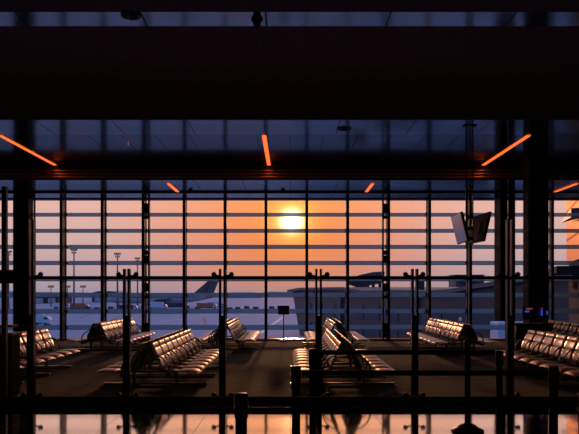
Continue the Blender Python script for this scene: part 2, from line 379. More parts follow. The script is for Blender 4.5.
# ------------------------------------------------------------------ seat benches (back-to-back beam seating)
SP = .545
def back_mesh(s):
    """upholstered back, S-curved and slightly dished, thickness 4 cm"""
    path = [(.285, .405), (.276, .44), (.262, .50), (.243, .555), (.226, .580), (.206, .592), (.203, .604), (.208, .622), (.192, .665), (.168, .712), (.148, .75), (.138, .768)]
    return sheet(path, s, .492, .036, .012)
def head_mesh(s):
    path = [(.141, .772), (.134, .79), (.122, .815), (.106, .84), (.094, .853)]
    return sheet(path, s, .492, .040, .008)
def sheet(path, s, w, t, dish):
    mb = MB(); ny = 8; n = len(path); fr = []; bk = []
    for i, (x, z) in enumerate(path):
        a = path[max(0, i - 1)]; c = path[min(n - 1, i + 1)]
        tx, tz = c[0] - a[0], c[1] - a[1]; l = math.hypot(tx, tz); nx, nz = tz / l, -tx / l
        e = .012 if i in (0, n - 1) else 0
        for j in range(ny + 1):
            u = j / ny * 2 - 1; y = u * (w / 2 - e * .6); d = dish * (u * u) - (.012 if abs(u) == 1 else 0) - e
            fr.append((s * (x + nx * d), y, z + nz * d)); bk.append((s * (x - nx * (t - e)), y, z - nz * (t - e)))
    m = ny + 1; vs = fr + bk; N = n * m; fs = []
    for i in range(n - 1):
        for j in range(ny):
            q = (i * m + j, i * m + j + 1, (i + 1) * m + j + 1, (i + 1) * m + j); fs.append(q); fs.append(tuple(N + k for k in q[::-1]))
    for i in range(n - 1):
        for j in (0, ny): fs.append((i * m + j, (i + 1) * m + j, N + (i + 1) * m + j, N + i * m + j))
    for j in range(ny):
        for i in (0, n - 1): fs.append((i * m + j, i * m + j + 1, N + i * m + j + 1, N + i * m + j))
    return mb.add(vs, fs, True)
PAN = [(.275, .400), (.32, .378), (.42, .362), (.535, .363)], [(.541, .364), (.62, .371), (.70, .377), (.79, .376), (.87, .358), (.92, .330)]
def pan_mesh(s, path=PAN[0]):
    p2 = [(x, z) for x, z in path][::-1]
    mb = MB(); ny = 8; w = .465; t = .045; n = len(path); top = []; bot = []
    for i, (x, z) in enumerate(path):
        e = .014 if i in (0, n - 1) else 0
        for j in range(ny + 1):
            u = j / ny * 2 - 1; y = u * w / 2
            d = -.022 * u * u - (.014 if abs(u) == 1 else 0)
            top.append((s * x, y, z + d - e * .5)); bot.append((s * x, y, z - t + e))
    m = ny + 1; N = n * m; fs = []
    for i in range(n - 1):
        for j in range(ny):
            q = (i * m + j, i * m + j + 1, (i + 1) * m + j + 1, (i + 1) * m + j); fs.append(q); fs.append(tuple(N + k for k in q[::-1]))
        for j in (0, ny): fs.append((i * m + j, (i + 1) * m + j, N + (i + 1) * m + j, N + i * m + j))
    for j in range(ny):
        for i in (0, n - 1): fs.append((i * m + j, i * m + j + 1, N + i * m + j + 1, N + i * m + j))
    return mb.add(top + bot, fs, True)
def front_mesh(s): return pan_mesh(s, PAN[1])
def arm_mesh(s):
    mb = MB()
    path = [(.175, .630), (.235, .625), (.30, .590), (.36, .530), (.40, .460), (.415, .390), (.40, .335)]
    n = len(path); up = []; dn = []
    for i, (x, z) in enumerate(path):
        p, q = path[max(0, i - 1)], path[min(n - 1, i + 1)]; l = math.hypot(q[0] - p[0], q[1] - p[1])
        nx, nz = -(q[1] - p[1]) / l, (q[0] - p[0]) / l; up.append((x + nx * .012, z + nz * .012)); dn.append((x - nx * .012, z - nz * .012))
    for i in range(n - 1):
        mb.prism([(s * up[i][0], up[i][1]), (s * up[i + 1][0], up[i + 1][1]), (s * dn[i + 1][0], dn[i + 1][1]), (s * dn[i][0], dn[i][1])], 'y', -.014, .014)
    return mb
proto_mesh = {}
for s in (-1, 1):
    for nm, fn, mt in (('backrest', back_mesh, 'leather'), ('headrest', head_mesh, 'head'), ('seat_pan', pan_mesh, 'pad'), ('seat_front', front_mesh, 'pan'), ('armrest', arm_mesh, 'black')):
        o = fn(s).build(nm, M[mt]); proto_mesh[(nm, s)] = o.data; bpy.data.objects.remove(o)
        if nm in ('backrest', 'headrest'):          # black moulded shell on the rear side
            proto_mesh[(nm, s)].materials.append(M['black'])
            for p in proto_mesh[(nm, s)].polygons:
                if p.normal.x * s < -.3: p.material_index = 1
        g_ = proto_mesh[(nm, s)].copy(); g_.materials[0] = M['shade_toned_seat' if nm != 'armrest' else 'black']; proto_mesh[(nm, s, 'grey')] = g_
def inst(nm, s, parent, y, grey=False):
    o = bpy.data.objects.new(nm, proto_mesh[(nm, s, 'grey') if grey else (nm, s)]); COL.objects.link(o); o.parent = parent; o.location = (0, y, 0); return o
def bench(x, y0, n, label, sides=(-1, 1), grey=False):
    B = empty('seat_bench', (x, y0, 0)); L = n * SP
    for s in sides:
        for i in range(n):
            y = SP * (i + .5)
            bk = inst('backrest', s, B, y, grey); h = inst('headrest', s, bk, 0, grey)
            pn = inst('seat_pan', s, B, y, grey); inst('seat_front', s, pn, 0, grey)
        for i in range(n + 1): inst('armrest', s, B, SP * i)
    bm = MB()
    for s in (-1, 1): bm.bbox(min(s * .36, s * .44), max(s * .36, s * .44), -.02, L + .02, .265, .335, .008)
    bm.build('beam', M['beam'], B)
    nl = 2 if n < 6 else 3
    for i in range(nl):
        y = .85 + (L - 1.7) * i / (nl - 1)
        lg = MB(); lg.bbox(-.98, .98, y - .04, y + .04, .012, .045, .008)
        for s in (-1, 1):
            lg.bbox(s * .40 - .03, s * .40 + .03, y - .03, y + .03, .045, .27, .006)
            lg.tube((s * .93, y, 0), (s * .93, y, .014), .03)
            lg.add([(s * a, y + t, z) for t in (-.012, .012) for a, z in ((.26, .30), (.235, .33), (.075, .80), (.095, .81), (.30, .33))],
                   [(0, 1, 2, 3, 4), (9, 8, 7, 6, 5)] + [(q, (q + 1) % 5, 5 + (q + 1) % 5, 5 + q) for q in range(5)])
        lg.bbox(-.45, .45, y - .03, y + .03, .23, .27, .005)
        lg.build('leg', M['leg'], B)
    tag(B, label, 'bench', 'back-to-back seat benches in the lounge')
    return B
bench(-5.53, 18.25, 7, 'seat bench at the window, far left, with lit backs facing right')
bench(-2.52, 11.15, 8, 'large seat bench in the foreground left of centre, backs lit orange, facing right')
bench(4.90, 17.6, 8, 'seat bench at the window right of centre with a row of orange-lit backs facing left')
bench(.985, 11.15, 8, 'seat bench in the foreground right of centre behind the belt barrier rails')
bench(-1.93, 18.5, 7, 'seat bench at the window behind the left foreground bench, beside the standing sign')
bench(1.40, 18.5, 7, 'seat bench at the window directly behind the right foreground bench')
bench(5.76, 10.85, 8, 'seat bench at the right edge with large backs facing left')
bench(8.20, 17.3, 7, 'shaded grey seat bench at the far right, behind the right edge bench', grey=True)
bench(-6.0, 11.2, 8, 'seat bench at the left edge, partly behind the dark counter')

# ------------------------------------------------------------------ belt barrier posts in the corridor
def barrier(x, y, h, label, belt_len=0, belt_w=.05, zb=1.04, base=True, sx=1, zpost=.038):
    p = empty('barrier_post', (x, y, 0))
    b = MB(); b.tube((0, 0, .02), (0, 0, h - .06), zpost, n=20); b.build('pole', M['black'], p)
    c = MB(); c.lathe([(zpost + .004, h - .16), (zpost + .006, h - .15), (zpost + .006, h - .012), (zpost + .002, h - .002), (.004, h)], n=20)
    c = c.build('belt_cassette', M['black'], p)
    b = MB(); b.lathe([(.19, 0), (.19, .012), (.17, .025), (.09, .045), (.05, .075), (.04, .08)], n=28); b.build('base', M['black'], p)
    if belt_len:
        w = MB(); w.bbox(min(0, sx * belt_len) + .046, max(0, sx * belt_len) - .047, -.004, .004, zb - belt_w / 2, zb + belt_w / 2, .0015)
        w.build('belt', M['webbing'], p)
    tag(p, label, 'barrier post', 'belt barrier posts')
    return p
dA, dB, dC = 4.1, 5.6, 7.2
xA = px(241.2, dA)
barrier(xA - 2.2, dA, 1.1, 'nearest barrier at lower left, only its thick black belt running to the left edge', 2.2, .067, pz(401.8, dA))
barrier(xA, dA, pz(393, dA), 'nearest belt barrier post, lower centre left, a thick belt running through it', 2.2, .067, pz(401.8, dA))
barrier(xA + 2.2, dA, 1.1, 'post that holds the right end of the nearest thick belt, just past the right edge', .0)
xB0, xB1 = px(296, dB), px(553.5, dB)
barrier(xB0, dB, pz(365.7, dB), 'belt barrier post right of centre with an orange glint on its cap', xB1 - xB0, .046, pz(373, dB))
barrier(xB1, dB, pz(366, dB), 'belt barrier post near the right edge, below the right edge bench')
xC0, xC1 = px(312.5, dC), px(499.5, dC)
barrier(xC0, dC, pz(348.5, dC), 'belt barrier post just right of the glinting one, standing a little farther back', xC1 - xC0, .052, pz(352.4, dC))
barrier(xC1, dC, pz(350.5, dC), 'belt barrier post at the right end of the upper belt')
# free-standing pole with a domed base
ss = empty('stanchion', (px(467.5, 8.0), 8.0, 0))
b = MB(); b.tube((0, 0, .03), (0, 0, pz(340, 8.0)), .036, n=20); b.build('pole', M['black'], ss)
b = MB(); b.lathe([(.20, 0), (.20, .018), (.185, .03), (.13, .055), (.10, .085), (.05, .10), (.04, .11)], n=28); b.build('base', M['red_panel'], ss)
b = MB(); b.lathe([(.042, pz(340, 8.0) - .05), (.044, pz(340, 8.0) - .01), (.03, pz(340, 8.0) + .004), (.004, pz(340, 8.0) + .006)], n=20); b.build('cap', M['black'], ss)
tag(ss, 'free-standing stanchion with a broad dark red domed base on the polished floor', 'stanchion')

# ------------------------------------------------------------------ hanging screens
xm, dm = 4.10, 14.62
mt = empty('screen_mount', (xm, dm, ZB))
for s in (-1, 1):
    r = MB(); r.tube((s * .078, 0, 0), (s * .078, 0, -2.72), .015, n=12); r.build('hanging_rod', M['mullion'], mt)
r = MB(); r.bbox(-.15, .15, -.08, .08, -.02, 0, .004); r.build('ceiling_plate', M['steel'], mt)
for z in (-2.1, -2.35, -2.58):
    r = MB(); r.bbox(-.07, .07, -.05, .05, z - .035, z + .035, .006); r.build('bracket', M['black'], mt)
tag(mt, 'pair of thin ceiling rods carrying the two hanging screens', 'mount')
def tv(x, tilt, yaw, label, s):
    t = empty('hanging_screen', (x, dm, 3.19)); t.rotation_euler = (0, tilt, yaw)
    b = MB(); b.bbox(-.03, .03, -.50, .50, -.335, .335, .012); b.build('casing', M['black'], t)
    f = MB(); f.box(min(s * .030, s * .034), max(s * .030, s * .034), -.48, .48, -.31, .32); f.build('display', M['screen'], t)
    q = MB(); q.bbox(min(-s * .045, -s * .03), max(-s * .045, -s * .03), -.2, .2, -.15, .15, .006); q.build('back_box', M['black'], t)
    tag(t, label, 'screen', 'hanging screens')
tv(xm - .215, math.radians(-13.5), math.radians(-2), 'left hanging screen, its pale display turned left and tilted down', -1)
tv(xm + .215, math.radians(13), math.radians(5), 'right hanging screen, seen dark from behind, turned right and tilted down', 1)

# ------------------------------------------------------------------ counters
c = empty('service_counter', (-5.55, 10.35, 0))
b = MB(); b.bbox(-1.1, 1.19, -.33, .0, .10, 1.06, .012); b.build('body', M['counter'], c)
b = MB(); b.bbox(-1.1, 1.15, -.28, -.05, 0, .10, .006); b.build('plinth', M['steel'], c)
b = MB(); b.bbox(-1.14, 1.21, -.36, .03, 1.06, 1.10, .008); b.build('counter_top', M['counter_top'], c)
b = MB(); b.bbox(-1.14, 1.15, -.22, .02, 1.18, 1.22, .006); b.bbox(.9, .94, -.17, -.04, 1.10, 1.18, .004); b.bbox(-.9, -.86, -.17, -.04, 1.10, 1.18, .004); b.build('raised_shelf', M['counter_top'], c)
b = MB(); b.lathe([(.016, -.341), (.016, -.329)], (0, 0, 0), 12)
kn = b.build('indicator_light', M['white_spot'], c, loc=(0, 0, 0)); kn.data.transform(Matrix.Rotation(PI / 2, 4, 'X') @ Matrix.Scale(-1, 4, (0, 0, 1))); kn.data.transform(Matrix.Translation((1.0, -.675 + .012, .42)))
kn.data.transform(Matrix.Identity(4))
tag(c, 'dark service counter at the lower left corner with a grey top', 'counter')
mo = empty('counter_monitor', (-5.0, 10.25, 1.22))
b = MB(); b.bbox(-.24, .27, -.03, .02, .05, .36, .01); b.build('casing', M['black'], mo)
b = MB(); b.box(-.22, .25, .02, .024, .07, .34); b.build('display', M['screen'], mo)
b = MB(); b.bbox(-.12, .12, -.09, .09, 0, .012, .004); b.bbox(-.03, .03, -.02, .0, .012, .08, .004); b.build('stand', M['steel'], mo)
tag(mo, 'dark monitor seen from behind on the shelf of the left counter', 'monitor')
g = empty('gate_desk', (6.02, 15.98, 0))
b = MB(); b.bbox(-.45, .42, -.26, .26, .08, .92, .012); b.build('body', M['red_panel'], g)
b = MB(); b.bbox(-.48, .45, -.29, .29, .92, .96, .008); b.build('desk_top', M['counter'], g)
b = MB(); b.bbox(-.41, .38, -.22, .22, 0, .08, .006); b.build('plinth', M['steel'], g)
tag(g, 'dark red gate desk in front of the wide glossy black column', 'desk')
def unit(x, w, h, glow_patches, label):  # monitors added to carry the blue and red reflections as glowing patches
    t = empty('added_monitor', (x, 15.98, .96))
    b = MB(); b.bbox(-w / 2, w / 2, -.025, .025, .10, .10 + h, .008); b.build('casing', M['black'], t)
    b = MB(); b.bbox(-.1, .1, -.08, .08, 0, .012, .004); b.bbox(-.02, .02, -.015, .015, .012, .11, .003); b.build('stand', M['black'], t)
    for nm, mm, (a, c_, z0, z1) in glow_patches:
        b = MB(); b.bbox(a, c_, -.031, -.0255, z0, z1, .002); b.build(nm, M[mm], t)
    tag(t, label, 'monitor', 'added screens on the gate desk')
unit(5.98, .34, .30, [('red_reflection_patch', 'red_reflection', (-.10, .07, .345, .375)), ('blue_reflection_patch', 'blue_reflection', (-.13, -.01, .27, .32))], 'left dark monitor added on the gate desk to carry a blue and a red reflection')
unit(6.33, .24, .30, [('blue_reflection_patch', 'blue_reflection', (-.08, -.03, .19, .33)), ('blue_reflection_patch', 'blue_reflection', (.06, .10, .21, .31)), ('red_reflection_patch', 'red_reflection', (-.07, -.03, .35, .38))], 'right dark monitor added on the gate desk to carry two narrow blue reflections')

# sign on a pole at the window
sg = empty('standing_sign', (px(283.6, 22.4), 22.4, 0))
b = MB(); b.tube((0, 0, .02), (0, 0, 1.0), .018); b.build('pole', M['black'], sg)
b = MB(); b.bbox(-.19, .19, -.015, .015, pz(314.5, 22.4), pz(305.6, 22.4), .006); b.build('sign_panel', M['black'], sg)
b = MB(); b.lathe([(.17, 0), (.17, .012), (.03, .03)], n=24); b.build('base', M['black'], sg)
tag(sg, 'small dark rectangular sign on a thin pole by the window, below the sun', 'sign')

# ------------------------------------------------------------------ outdoors
ZA = -7.0
a = MB(); a.box(-2500, 2500, 23.6, 3200, ZA - 1, ZA); ap = struct(a.build('apron', M['apron']))
def line_mark(x0, y0, x1, y1, w, m='paint'):
    d = Vector((x1 - x0, y1 - y0, 0)); n = Vector((-d.y, d.x, 0)).normalized() * w / 2
    p = [Vector((x0, y0, ZA + .004)) + n, Vector((x1, y1, ZA + .004)) + n, Vector((x1, y1, ZA + .004)) - n, Vector((x0, y0, ZA + .004)) - n]
    b = MB(); b.add([v for v in p] + [v + Vector((0, 0, .012)) for v in p], [(3, 2, 1, 0), (4, 5, 6, 7), (0, 1, 5, 4), (1, 2, 6, 5), (2, 3, 7, 6), (3, 0, 4, 7)])
    struct(b.build('ground_marking', M[m], ap))
def gd(y): return (EYE - ZA) * F / (y - Y0)      # distance of an apron point seen at image row y
def mark(ax, ay, bx, by, w, m='paint'): line_mark(px(ax, gd(ay)), gd(ay), px(bx, gd(by)), gd(by), w, m)
mark(283, 317, 254, 338, .5); mark(30, 329, 150, 329.5, .5); mark(150, 334, 290, 333.5, .4)
mark(239, 318, 262, 318, .9, 'dark_paint'); mark(239, 322, 262, 322, .9, 'dark_paint'); mark(239, 318, 240, 322, .4, 'dark_paint'); mark(261, 318, 262, 322, .4, 'dark_paint')
mark(204, 318, 206, 326, .8, 'dark_paint'); mark(150, 313.5, 290, 314.5, 1.2); mark(60, 312, 140, 312.5, 1.0)
mark(160, 322, 200, 316, .5); mark(80, 318, 96, 312, .6, 'dark_paint'); mark(108, 322, 122, 316, .5, 'dark_paint')

# distant land on the horizon
h = MB(); pts = []
x = -2400
random.seed(3)
while x < 2400:
    pts.append((x, ZA + 4 + random.random() * 7 + 6 * math.sin(x * .004))); x += 40 + random.random() * 60
poly = [(-2400, ZA - 1)] + pts + [(2400, ZA - 1)]
h.prism(poly[::-1], 'y', 1900, 2100); struct(h.build('distant_land', M['hill']))

# airplane, seen from the side, nose to the left
def airplane(name, L, R, loc, rz, label, sc=1.0):
    p = empty(name, loc, rz)
    f = MB(); f.lathe([(.05, -L / 2), (R * .45, -L / 2 + 1.2), (R * .75, -L / 2 + 3), (R * .95, -L / 2 + 6), (R, -L / 2 + 9), (R, L / 2 - 24), (R * .93, L / 2 - 18),
                       (R * .70, L / 2 - 10), (R * .40, L / 2 - 4), (R * .15, L / 2 - .8), (.05, L / 2)], n=28, axis='x')
    for v in range(len(f.v)):
        x, y, z = f.v[v]
        if x > L / 2 - 24: f.v[v] = (x, y, z + (x - (L / 2 - 24)) / 24 * R * .62)
    fu = f.build('fuselage', M['plane'], p)
    w = MB(); w.box(-L / 2 + 8, L / 2 - 18, -R - .02, -R + .08, .55, .95); w.build('window_band', M['pier_glass'], fu)
    w = MB(); w.box(-L / 2 + 3.2, -L / 2 + 5.0, -R * .62, R * .62, .95, 1.75); w.build('cockpit_glass', M['pier_glass'], fu)
    t = MB(); t.prism([(L / 2 - 15.5, R * .9), (L / 2 - 5.0, R * 3.4 + 1.6), (L / 2 + .6, R * 3.4 + 1.6), (L / 2 - 3.2, R * .9)], 'y', -.28, .28); fin = t.build('tail_fin', M['fin'], p)
    e = MB()
    z0 = R * .9
    # plain burgundy antelope-head silhouette on the fin
    for q in ([(L/2-8.6, z0+2.2), (L/2-7.4, z0+4.4), (L/2-5.9, z0+5.0), (L/2-5.2, z0+4.1), (L/2-6.2, z0+3.4), (L/2-6.3, z0+1.4), (L/2-7.6, z0+.7)],
              [(L/2-6.0, z0+4.9), (L/2-3.6, z0+7.9), (L/2-3.0, z0+7.8), (L/2-5.2, z0+4.6)],
              [(L/2-7.0, z0+4.5), (L/2-5.4, z0+7.4), (L/2-4.8, z0+7.4), (L/2-6.2, z0+4.6)]):
        e.prism(q, 'y', -.34, -.281)
    e.build('tail_emblem', M['emblem'], fin)
    for s in (-1, 1):
        w = MB(); w.add([(-8, s * R * .7, -1.2), (4, s * R * .7, -1.2), (13, s * 31, 1.2), (10.5, s * 31, 1.2), (-8, s * R * .7, -.3), (4, s * R * .7, -.5), (13, s * 31, 1.4), (10.5, s * 31, 1.45)],
                        [(0, 1, 2, 3), (4, 5, 6, 7), (0, 1, 5, 4), (1, 2, 6, 5), (2, 3, 7, 6), (3, 0, 4, 7)]); w.build('wing', M['plane'], p)
        w = MB(); xx = L / 2 - 9.5
        w.add([(xx, s * .8, 1.6), (xx + 6.5, s * .8, 1.6), (xx + 9, s * 9.4, 2.3), (xx + 6.6, s * 9.4, 2.3), (xx, s * .8, 2.0), (xx + 6.5, s * .8, 1.9), (xx + 9, s * 9.4, 2.5), (xx + 6.6, s * 9.4, 2.5)],
              [(0, 1, 2, 3), (4, 5, 6, 7), (0, 1, 5, 4), (1, 2, 6, 5), (2, 3, 7, 6), (3, 0, 4, 7)]); w.build('stabilizer', M['plane'], p)
        e = MB(); e.lathe([(1.2, -6.5), (1.65, -6.2), (1.75, -4.5), (1.6, -2), (1.1, -.6), (.7, .3)], (-2.5, s * 10.2, -2.1), 20, 'x'); e.build('engine', M['engine'], p)
        g = MB(); g.tube((1.5, s * 4.2, -4.2), (1.5, s * 4.2, -1.0), .28); 
        for dx in (-.9, .9): g.tube((1.5 + dx, s * 4.2 - .5, ZA - loc[2] + .68), (1.5 + dx, s * 4.2 + .5, ZA - loc[2] + .68), .68, n=16)
        g.build('main_gear', M['truck_d'], p)
    g = MB(); g.tube((-L / 2 + 7, 0, -4.0), (-L / 2 + 7, 0, -R + .5), .2); g.tube((-L / 2 + 7, -.5, ZA - loc[2] + .5), (-L / 2 + 7, .5, ZA - loc[2] + .5), .5, n=16); g.build('nose_gear', M['truck_d'], p)
    tag(p, label, 'airplane')
    return p
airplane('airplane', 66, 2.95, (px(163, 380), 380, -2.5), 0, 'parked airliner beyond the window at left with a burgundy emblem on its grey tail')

# light masts
def mast(x, y, ztop, r, label, lamps):
    p = empty('light_mast', (x, y, ZA))
    H = ztop - ZA
    b = MB(); b.tube((0, 0, 0), (0, 0, H), r * 1.5, r * .7, n=10); b.build('pole', M['mast'], p)
    b = MB()
    if lamps == 1: b.bbox(-1.6, 1.6, -.5, .5, H - .4, H + .9, .1)
    else:
        b.box(-1.3, 1.3, -.12, .12, H - .3, H - .1)
        for i in (-1.1, -.4, .4, 1.1): b.bbox(i - .25, i + .25, -.3, .2, H - .1, H + .55, .05)
        for i in (-.7, .7): b.bbox(i - .25, i + .25, -.3, .2, H - 1.3, H - .7, .05)
        b.box(-.9, .9, -.12, .12, H - 1.45, H - 1.3)
    b.build('lamp_head', M['lamp'] if lamps == 1 else M['mast'], p)
    tag(p, label, 'light mast', 'apron light masts')
mast(px(74, 260), 260, pz(250, 260), .30, 'tall apron light mast seen between the two left window bars', 4)
mast(px(117.5, 270), 270, pz(254, 270), .30, 'tall apron light mast left of the second partition post', 4)
mast(px(137.5, 330), 330, pz(258.5, 330), .30, 'slim apron light mast close left of the double window bar', 4)
mast(px(8.5, 270), 270, pz(252, 270), .30, 'tall apron light mast at the left edge of the window', 4)
mast(px(51, 360), 360, pz(287, 360), .24, 'short apron lamp post, leftmost of three with a yellow head', 1)
mast(px(67.5, 362), 362, pz(287, 362), .24, 'short apron lamp post, middle of three with a yellow head', 1)
mast(px(83, 364), 364, pz(287, 364), .24, 'short apron lamp post, rightmost of three with a yellow head', 1)

# hangars and vehicles
def hangar(x0, x1, y, h, dpt, label, m='pier_roof'):
    p = empty('hangar', ((x0 + x1) / 2, y, ZA)); w = (x1 - x0) / 2
    b = MB(); b.box(-w, w, 0, dpt, 0, h); b.build('wall', M['pier'], p)
    b = MB(); b.prism([(-w - 1, h), (-w * .5, h + 1.6), (w * .5, h + 1.6), (w + 1, h)], 'y', -1, dpt + 1); b.build('roof', M[m], p)
    n = max(2, int(w / 7))
    for i in range(n):
        xa = -w + 2 * w * (i + .2) / n; b = MB(); b.box(xa, xa + 2 * w / n * .6, -.12, .0, .3, h * .7); b.build('door_leaf', M['hill'], p)
    tag(p, label, 'building', 'low buildings across the apron')
hangar(px(33, 470), px(58, 470), 470, 5.5, 30, 'low building across the apron at the left edge of the window')
hangar(px(92, 520), px(118, 520), 520, 7.5, 30, 'low building across the apron left of the airliner nose')
hangar(px(226, 900), px(262, 900), 900, 6.0, 30, 'low wide building across the apron right of the airliner tail', 'hill')
def truck(x, y, l, h, body, label, cab=1, name='service_truck'):
    t = empty(name, (x, y, ZA)); 
    b = MB(); b.bbox(-l / 2 + .0, l / 2 - 1.9, -1.2, 1.2, .9, h, .08); b.build('cargo_box', M[body], t)
    b = MB(); b.prism([(l / 2 - 1.85, .6), (l / 2 - 1.85, 2.5), (l / 2 - .7, 2.5), (l / 2, 1.6), (l / 2, .6)], 'y', -1.1, 1.1); cb = b.build('cab', M['truck'], t)
    b = MB(); b.prism([(l / 2 - 1.5, 1.7), (l / 2 - 1.5, 2.3), (l / 2 - .8, 2.3), (l / 2 - .3, 1.7)], 'y', -1.12, 1.12); b.build('cab_window', M['pier_glass'], cb)
    for wx in (-l / 2 + 1, l / 2 - 1.1):
        for s in (-1, 1):
            b = MB(); b.tube((wx, s * .85, .45), (wx, s * 1.15, .45), .45, n=16); b.build('wheel', M['truck_d'], t)
    b = MB(); b.box(-l / 2, l / 2 - .2, -.9, .9, .55, .9); b.build('chassis', M['truck_d'], t)
    tag(t, label, 'truck', 'vehicles on the apron')
    return t
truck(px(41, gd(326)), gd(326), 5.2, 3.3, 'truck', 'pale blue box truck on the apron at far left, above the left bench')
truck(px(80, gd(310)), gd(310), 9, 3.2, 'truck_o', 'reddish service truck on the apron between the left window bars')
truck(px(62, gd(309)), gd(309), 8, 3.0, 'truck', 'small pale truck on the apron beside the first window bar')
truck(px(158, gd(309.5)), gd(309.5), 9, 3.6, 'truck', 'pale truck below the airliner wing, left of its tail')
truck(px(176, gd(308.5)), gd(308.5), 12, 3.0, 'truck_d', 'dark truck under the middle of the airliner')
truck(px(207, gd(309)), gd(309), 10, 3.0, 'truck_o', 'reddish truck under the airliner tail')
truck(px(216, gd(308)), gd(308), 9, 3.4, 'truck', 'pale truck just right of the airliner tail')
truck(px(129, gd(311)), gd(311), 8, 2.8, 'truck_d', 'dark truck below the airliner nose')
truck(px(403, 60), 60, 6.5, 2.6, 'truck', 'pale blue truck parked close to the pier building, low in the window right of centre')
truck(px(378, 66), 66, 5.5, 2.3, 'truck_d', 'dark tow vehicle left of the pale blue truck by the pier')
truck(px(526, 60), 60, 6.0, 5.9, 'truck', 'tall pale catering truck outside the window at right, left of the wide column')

random.seed(11)
cart = None
for i, xc in enumerate((88, 97, 111, 121, 137, 144, 187, 198, 230, 238, 247, 256, 272, 280, 287)):
    yy = gd(309.2 + random.random() * 2.2)
    if cart is None:
        c = empty('baggage_cart')
        b = MB(); b.bbox(-1.5, 1.5, -.75, .75, .45, .6, .02); b.build('deck', M['truck_d'], c)
        b = MB(); b.bbox(-1.3, 1.1, -.7, .7, .6, 1.75, .1); b.build('load', M['truck_d'], c)
        b = MB(); b.tube((1.4, 0, .5), (2.4, 0, .35), .05); b.build('tow_bar', M['truck_d'], c)
        for wx in (-1, 1):
            b = MB(); b.tube((wx, -.72, .24), (wx, .72, .24), .24, n=14); b.build('wheel', M['truck_d'], c)
        tag(c, 'tiny dark loaded baggage cart far out on the apron', 'cart', 'baggage carts far out on the apron'); cart = c
    else: c = copy_tree(cart)
    c.location = (px(xc, yy), yy, ZA); c.rotation_euler[2] = random.uniform(-.2, .2)

# pier building across the apron, running from far centre to near right
A = Vector((px(292.5, 132), 132)); Bp = Vector((33, 44)); dirv = (Bp - A).normalized(); LN = (Bp - A).length
ang = math.atan2(dirv.y, dirv.x)
pier = empty('pier_building', (A.x, A.y, ZA), ang)
prof = [(0, 8.6), (6, 9.0), (26, 9.0), (34, 8.4), (44, 8.5), (51, 8.35), (57, 8.55), (62, 9.1), (76, 10.2), (LN, 10.8)]
b = MB(); nrm = []
for t, hh in prof: nrm.append((t, hh))
lo = [(t + (4.2 if i == 0 else 0), 0.0) for i, (t, hh) in enumerate(nrm)]
poly = lo + nrm[::-1]
b.prism(poly, 'y', 0, 22); b.build('wall', M['pier'], pier)
b = MB(); rp = [(t - (.8 if i == 0 else 0), hh) for i, (t, hh) in enumerate(prof)]; b.prism([(t, hh + .02) for t, hh in rp] + [(t, hh + .5) for t, hh in rp[::-1]], 'y', -.9, 23); b.build('roof', M['pier_roof'], pier)
for z0, z1 in ((1.0, 3.0), (4.4, 6.6)):
    n = 16
    for i in range(n):
        t0 = 5 + (LN - 6) * i / n
        b = MB(); b.box(t0 + .25, t0 + (LN - 6) / n - .25, -.10, .02, z0, z1); b.build('window', M['pier_glass'], pier)
for t, z, w_ in ((12, 5.0, .4), (19, 5.3, .35), (40, 2.2, .4), (58, 5.2, .5), (23, 2.2, .35)):
    b = MB(); b.box(t, t + w_, -.16, -.10, z, z + .45); b.build('lit_window', M['litwin'], pier)
for t in (24, 48, 66, 82):
    b = MB(); b.box(t, t + .5, -.5, .0, 0, 8.5); b.build('pilaster', M['pier_roof'], pier)
tag(pier, 'long dark pier building beyond the window on the right side of the apron', 'building')
# roof lounge on stilts, behind
CABM = Matrix.Translation((px(364.5, 118), 118, ZA)); PINV = (Matrix.Translation((A.x, A.y, ZA)) @ Matrix.Rotation(ang, 4, 'Z')).inverted()
w2 = 17.5 / F * 118
b = MB(); b.prism([(-w2 * .98, pz(284, 118) - ZA), (-w2 * 1.0, pz(279.5, 118) - ZA), (-w2 * .1, pz(276, 118) - ZA), (w2 * .98, pz(276, 118) - ZA), (w2 * .98, pz(283, 118) - ZA), (w2 * .2, pz(285.5, 118) - ZA), (-w2 * .2, pz(288, 118) - ZA)], 'y', -3, 3); b.v = [tuple(PINV @ (CABM @ Vector(v))) for v in b.v]; rl = b.build('roof_cab', M['pier'], pier)
b = MB(); b.prism([(-w2 * 1.05, pz(279.5, 118) - ZA), (-w2 * .3, pz(275, 118) - ZA), (w2 * .4, pz(272.5, 118) - ZA), (w2 * .99, pz(272, 118) - ZA), (w2 * .99, pz(276, 118) - ZA), (-w2 * .1, pz(276.2, 118) - ZA)], 'y', -3.4, 3.4); b.v = [tuple(PINV @ (CABM @ Vector(v))) for v in b.v]; b.build('cab_roof', M['pier_roof'], rl)
for t in (-.25, .18, .50, .88):
    b = MB(); b.box(w2 * t - .25, w2 * t + .25, -.25, .25, 9.56, pz(283.5, 118) - ZA); b.v = [tuple(PINV @ (CABM @ Vector(v))) for v in b.v]; b.build('stilt', M['pier'], rl)
def roof_unit(x0, x1, y0, y1, d, label):
    u = empty('roof_unit', (px((x0 + x1) / 2, d), d, 0)); w = (x1 - x0) / 2 / F * d
    b = MB(); b.bbox(-w, w, -w, w, pz(y1, d), pz(y0, d), .05); b.build('housing', M['pier_roof'], u)
    b = MB(); b.box(-w * .7, w * .7, -w - .03, -w, pz(y1, d) + .2, pz(y0, d) - .15); b.build('grille', M['pier'], u)
    b = MB(); b.box(-w * 1.06, w * 1.06, -w * 1.06, w * 1.06, pz(y0, d), pz(y0, d) + .06); b.build('lid', M['pier'], u)
    tag(u, label, 'roof unit', 'plant boxes on the pier roof')
roof_unit(417.5, 424, 281, 291, 92, 'narrow plant box on the pier roof right of the fourth partition post')
roof_unit(452, 480, 275.5, 287, 80, 'wide plant box on the pier roof below the hanging screens')
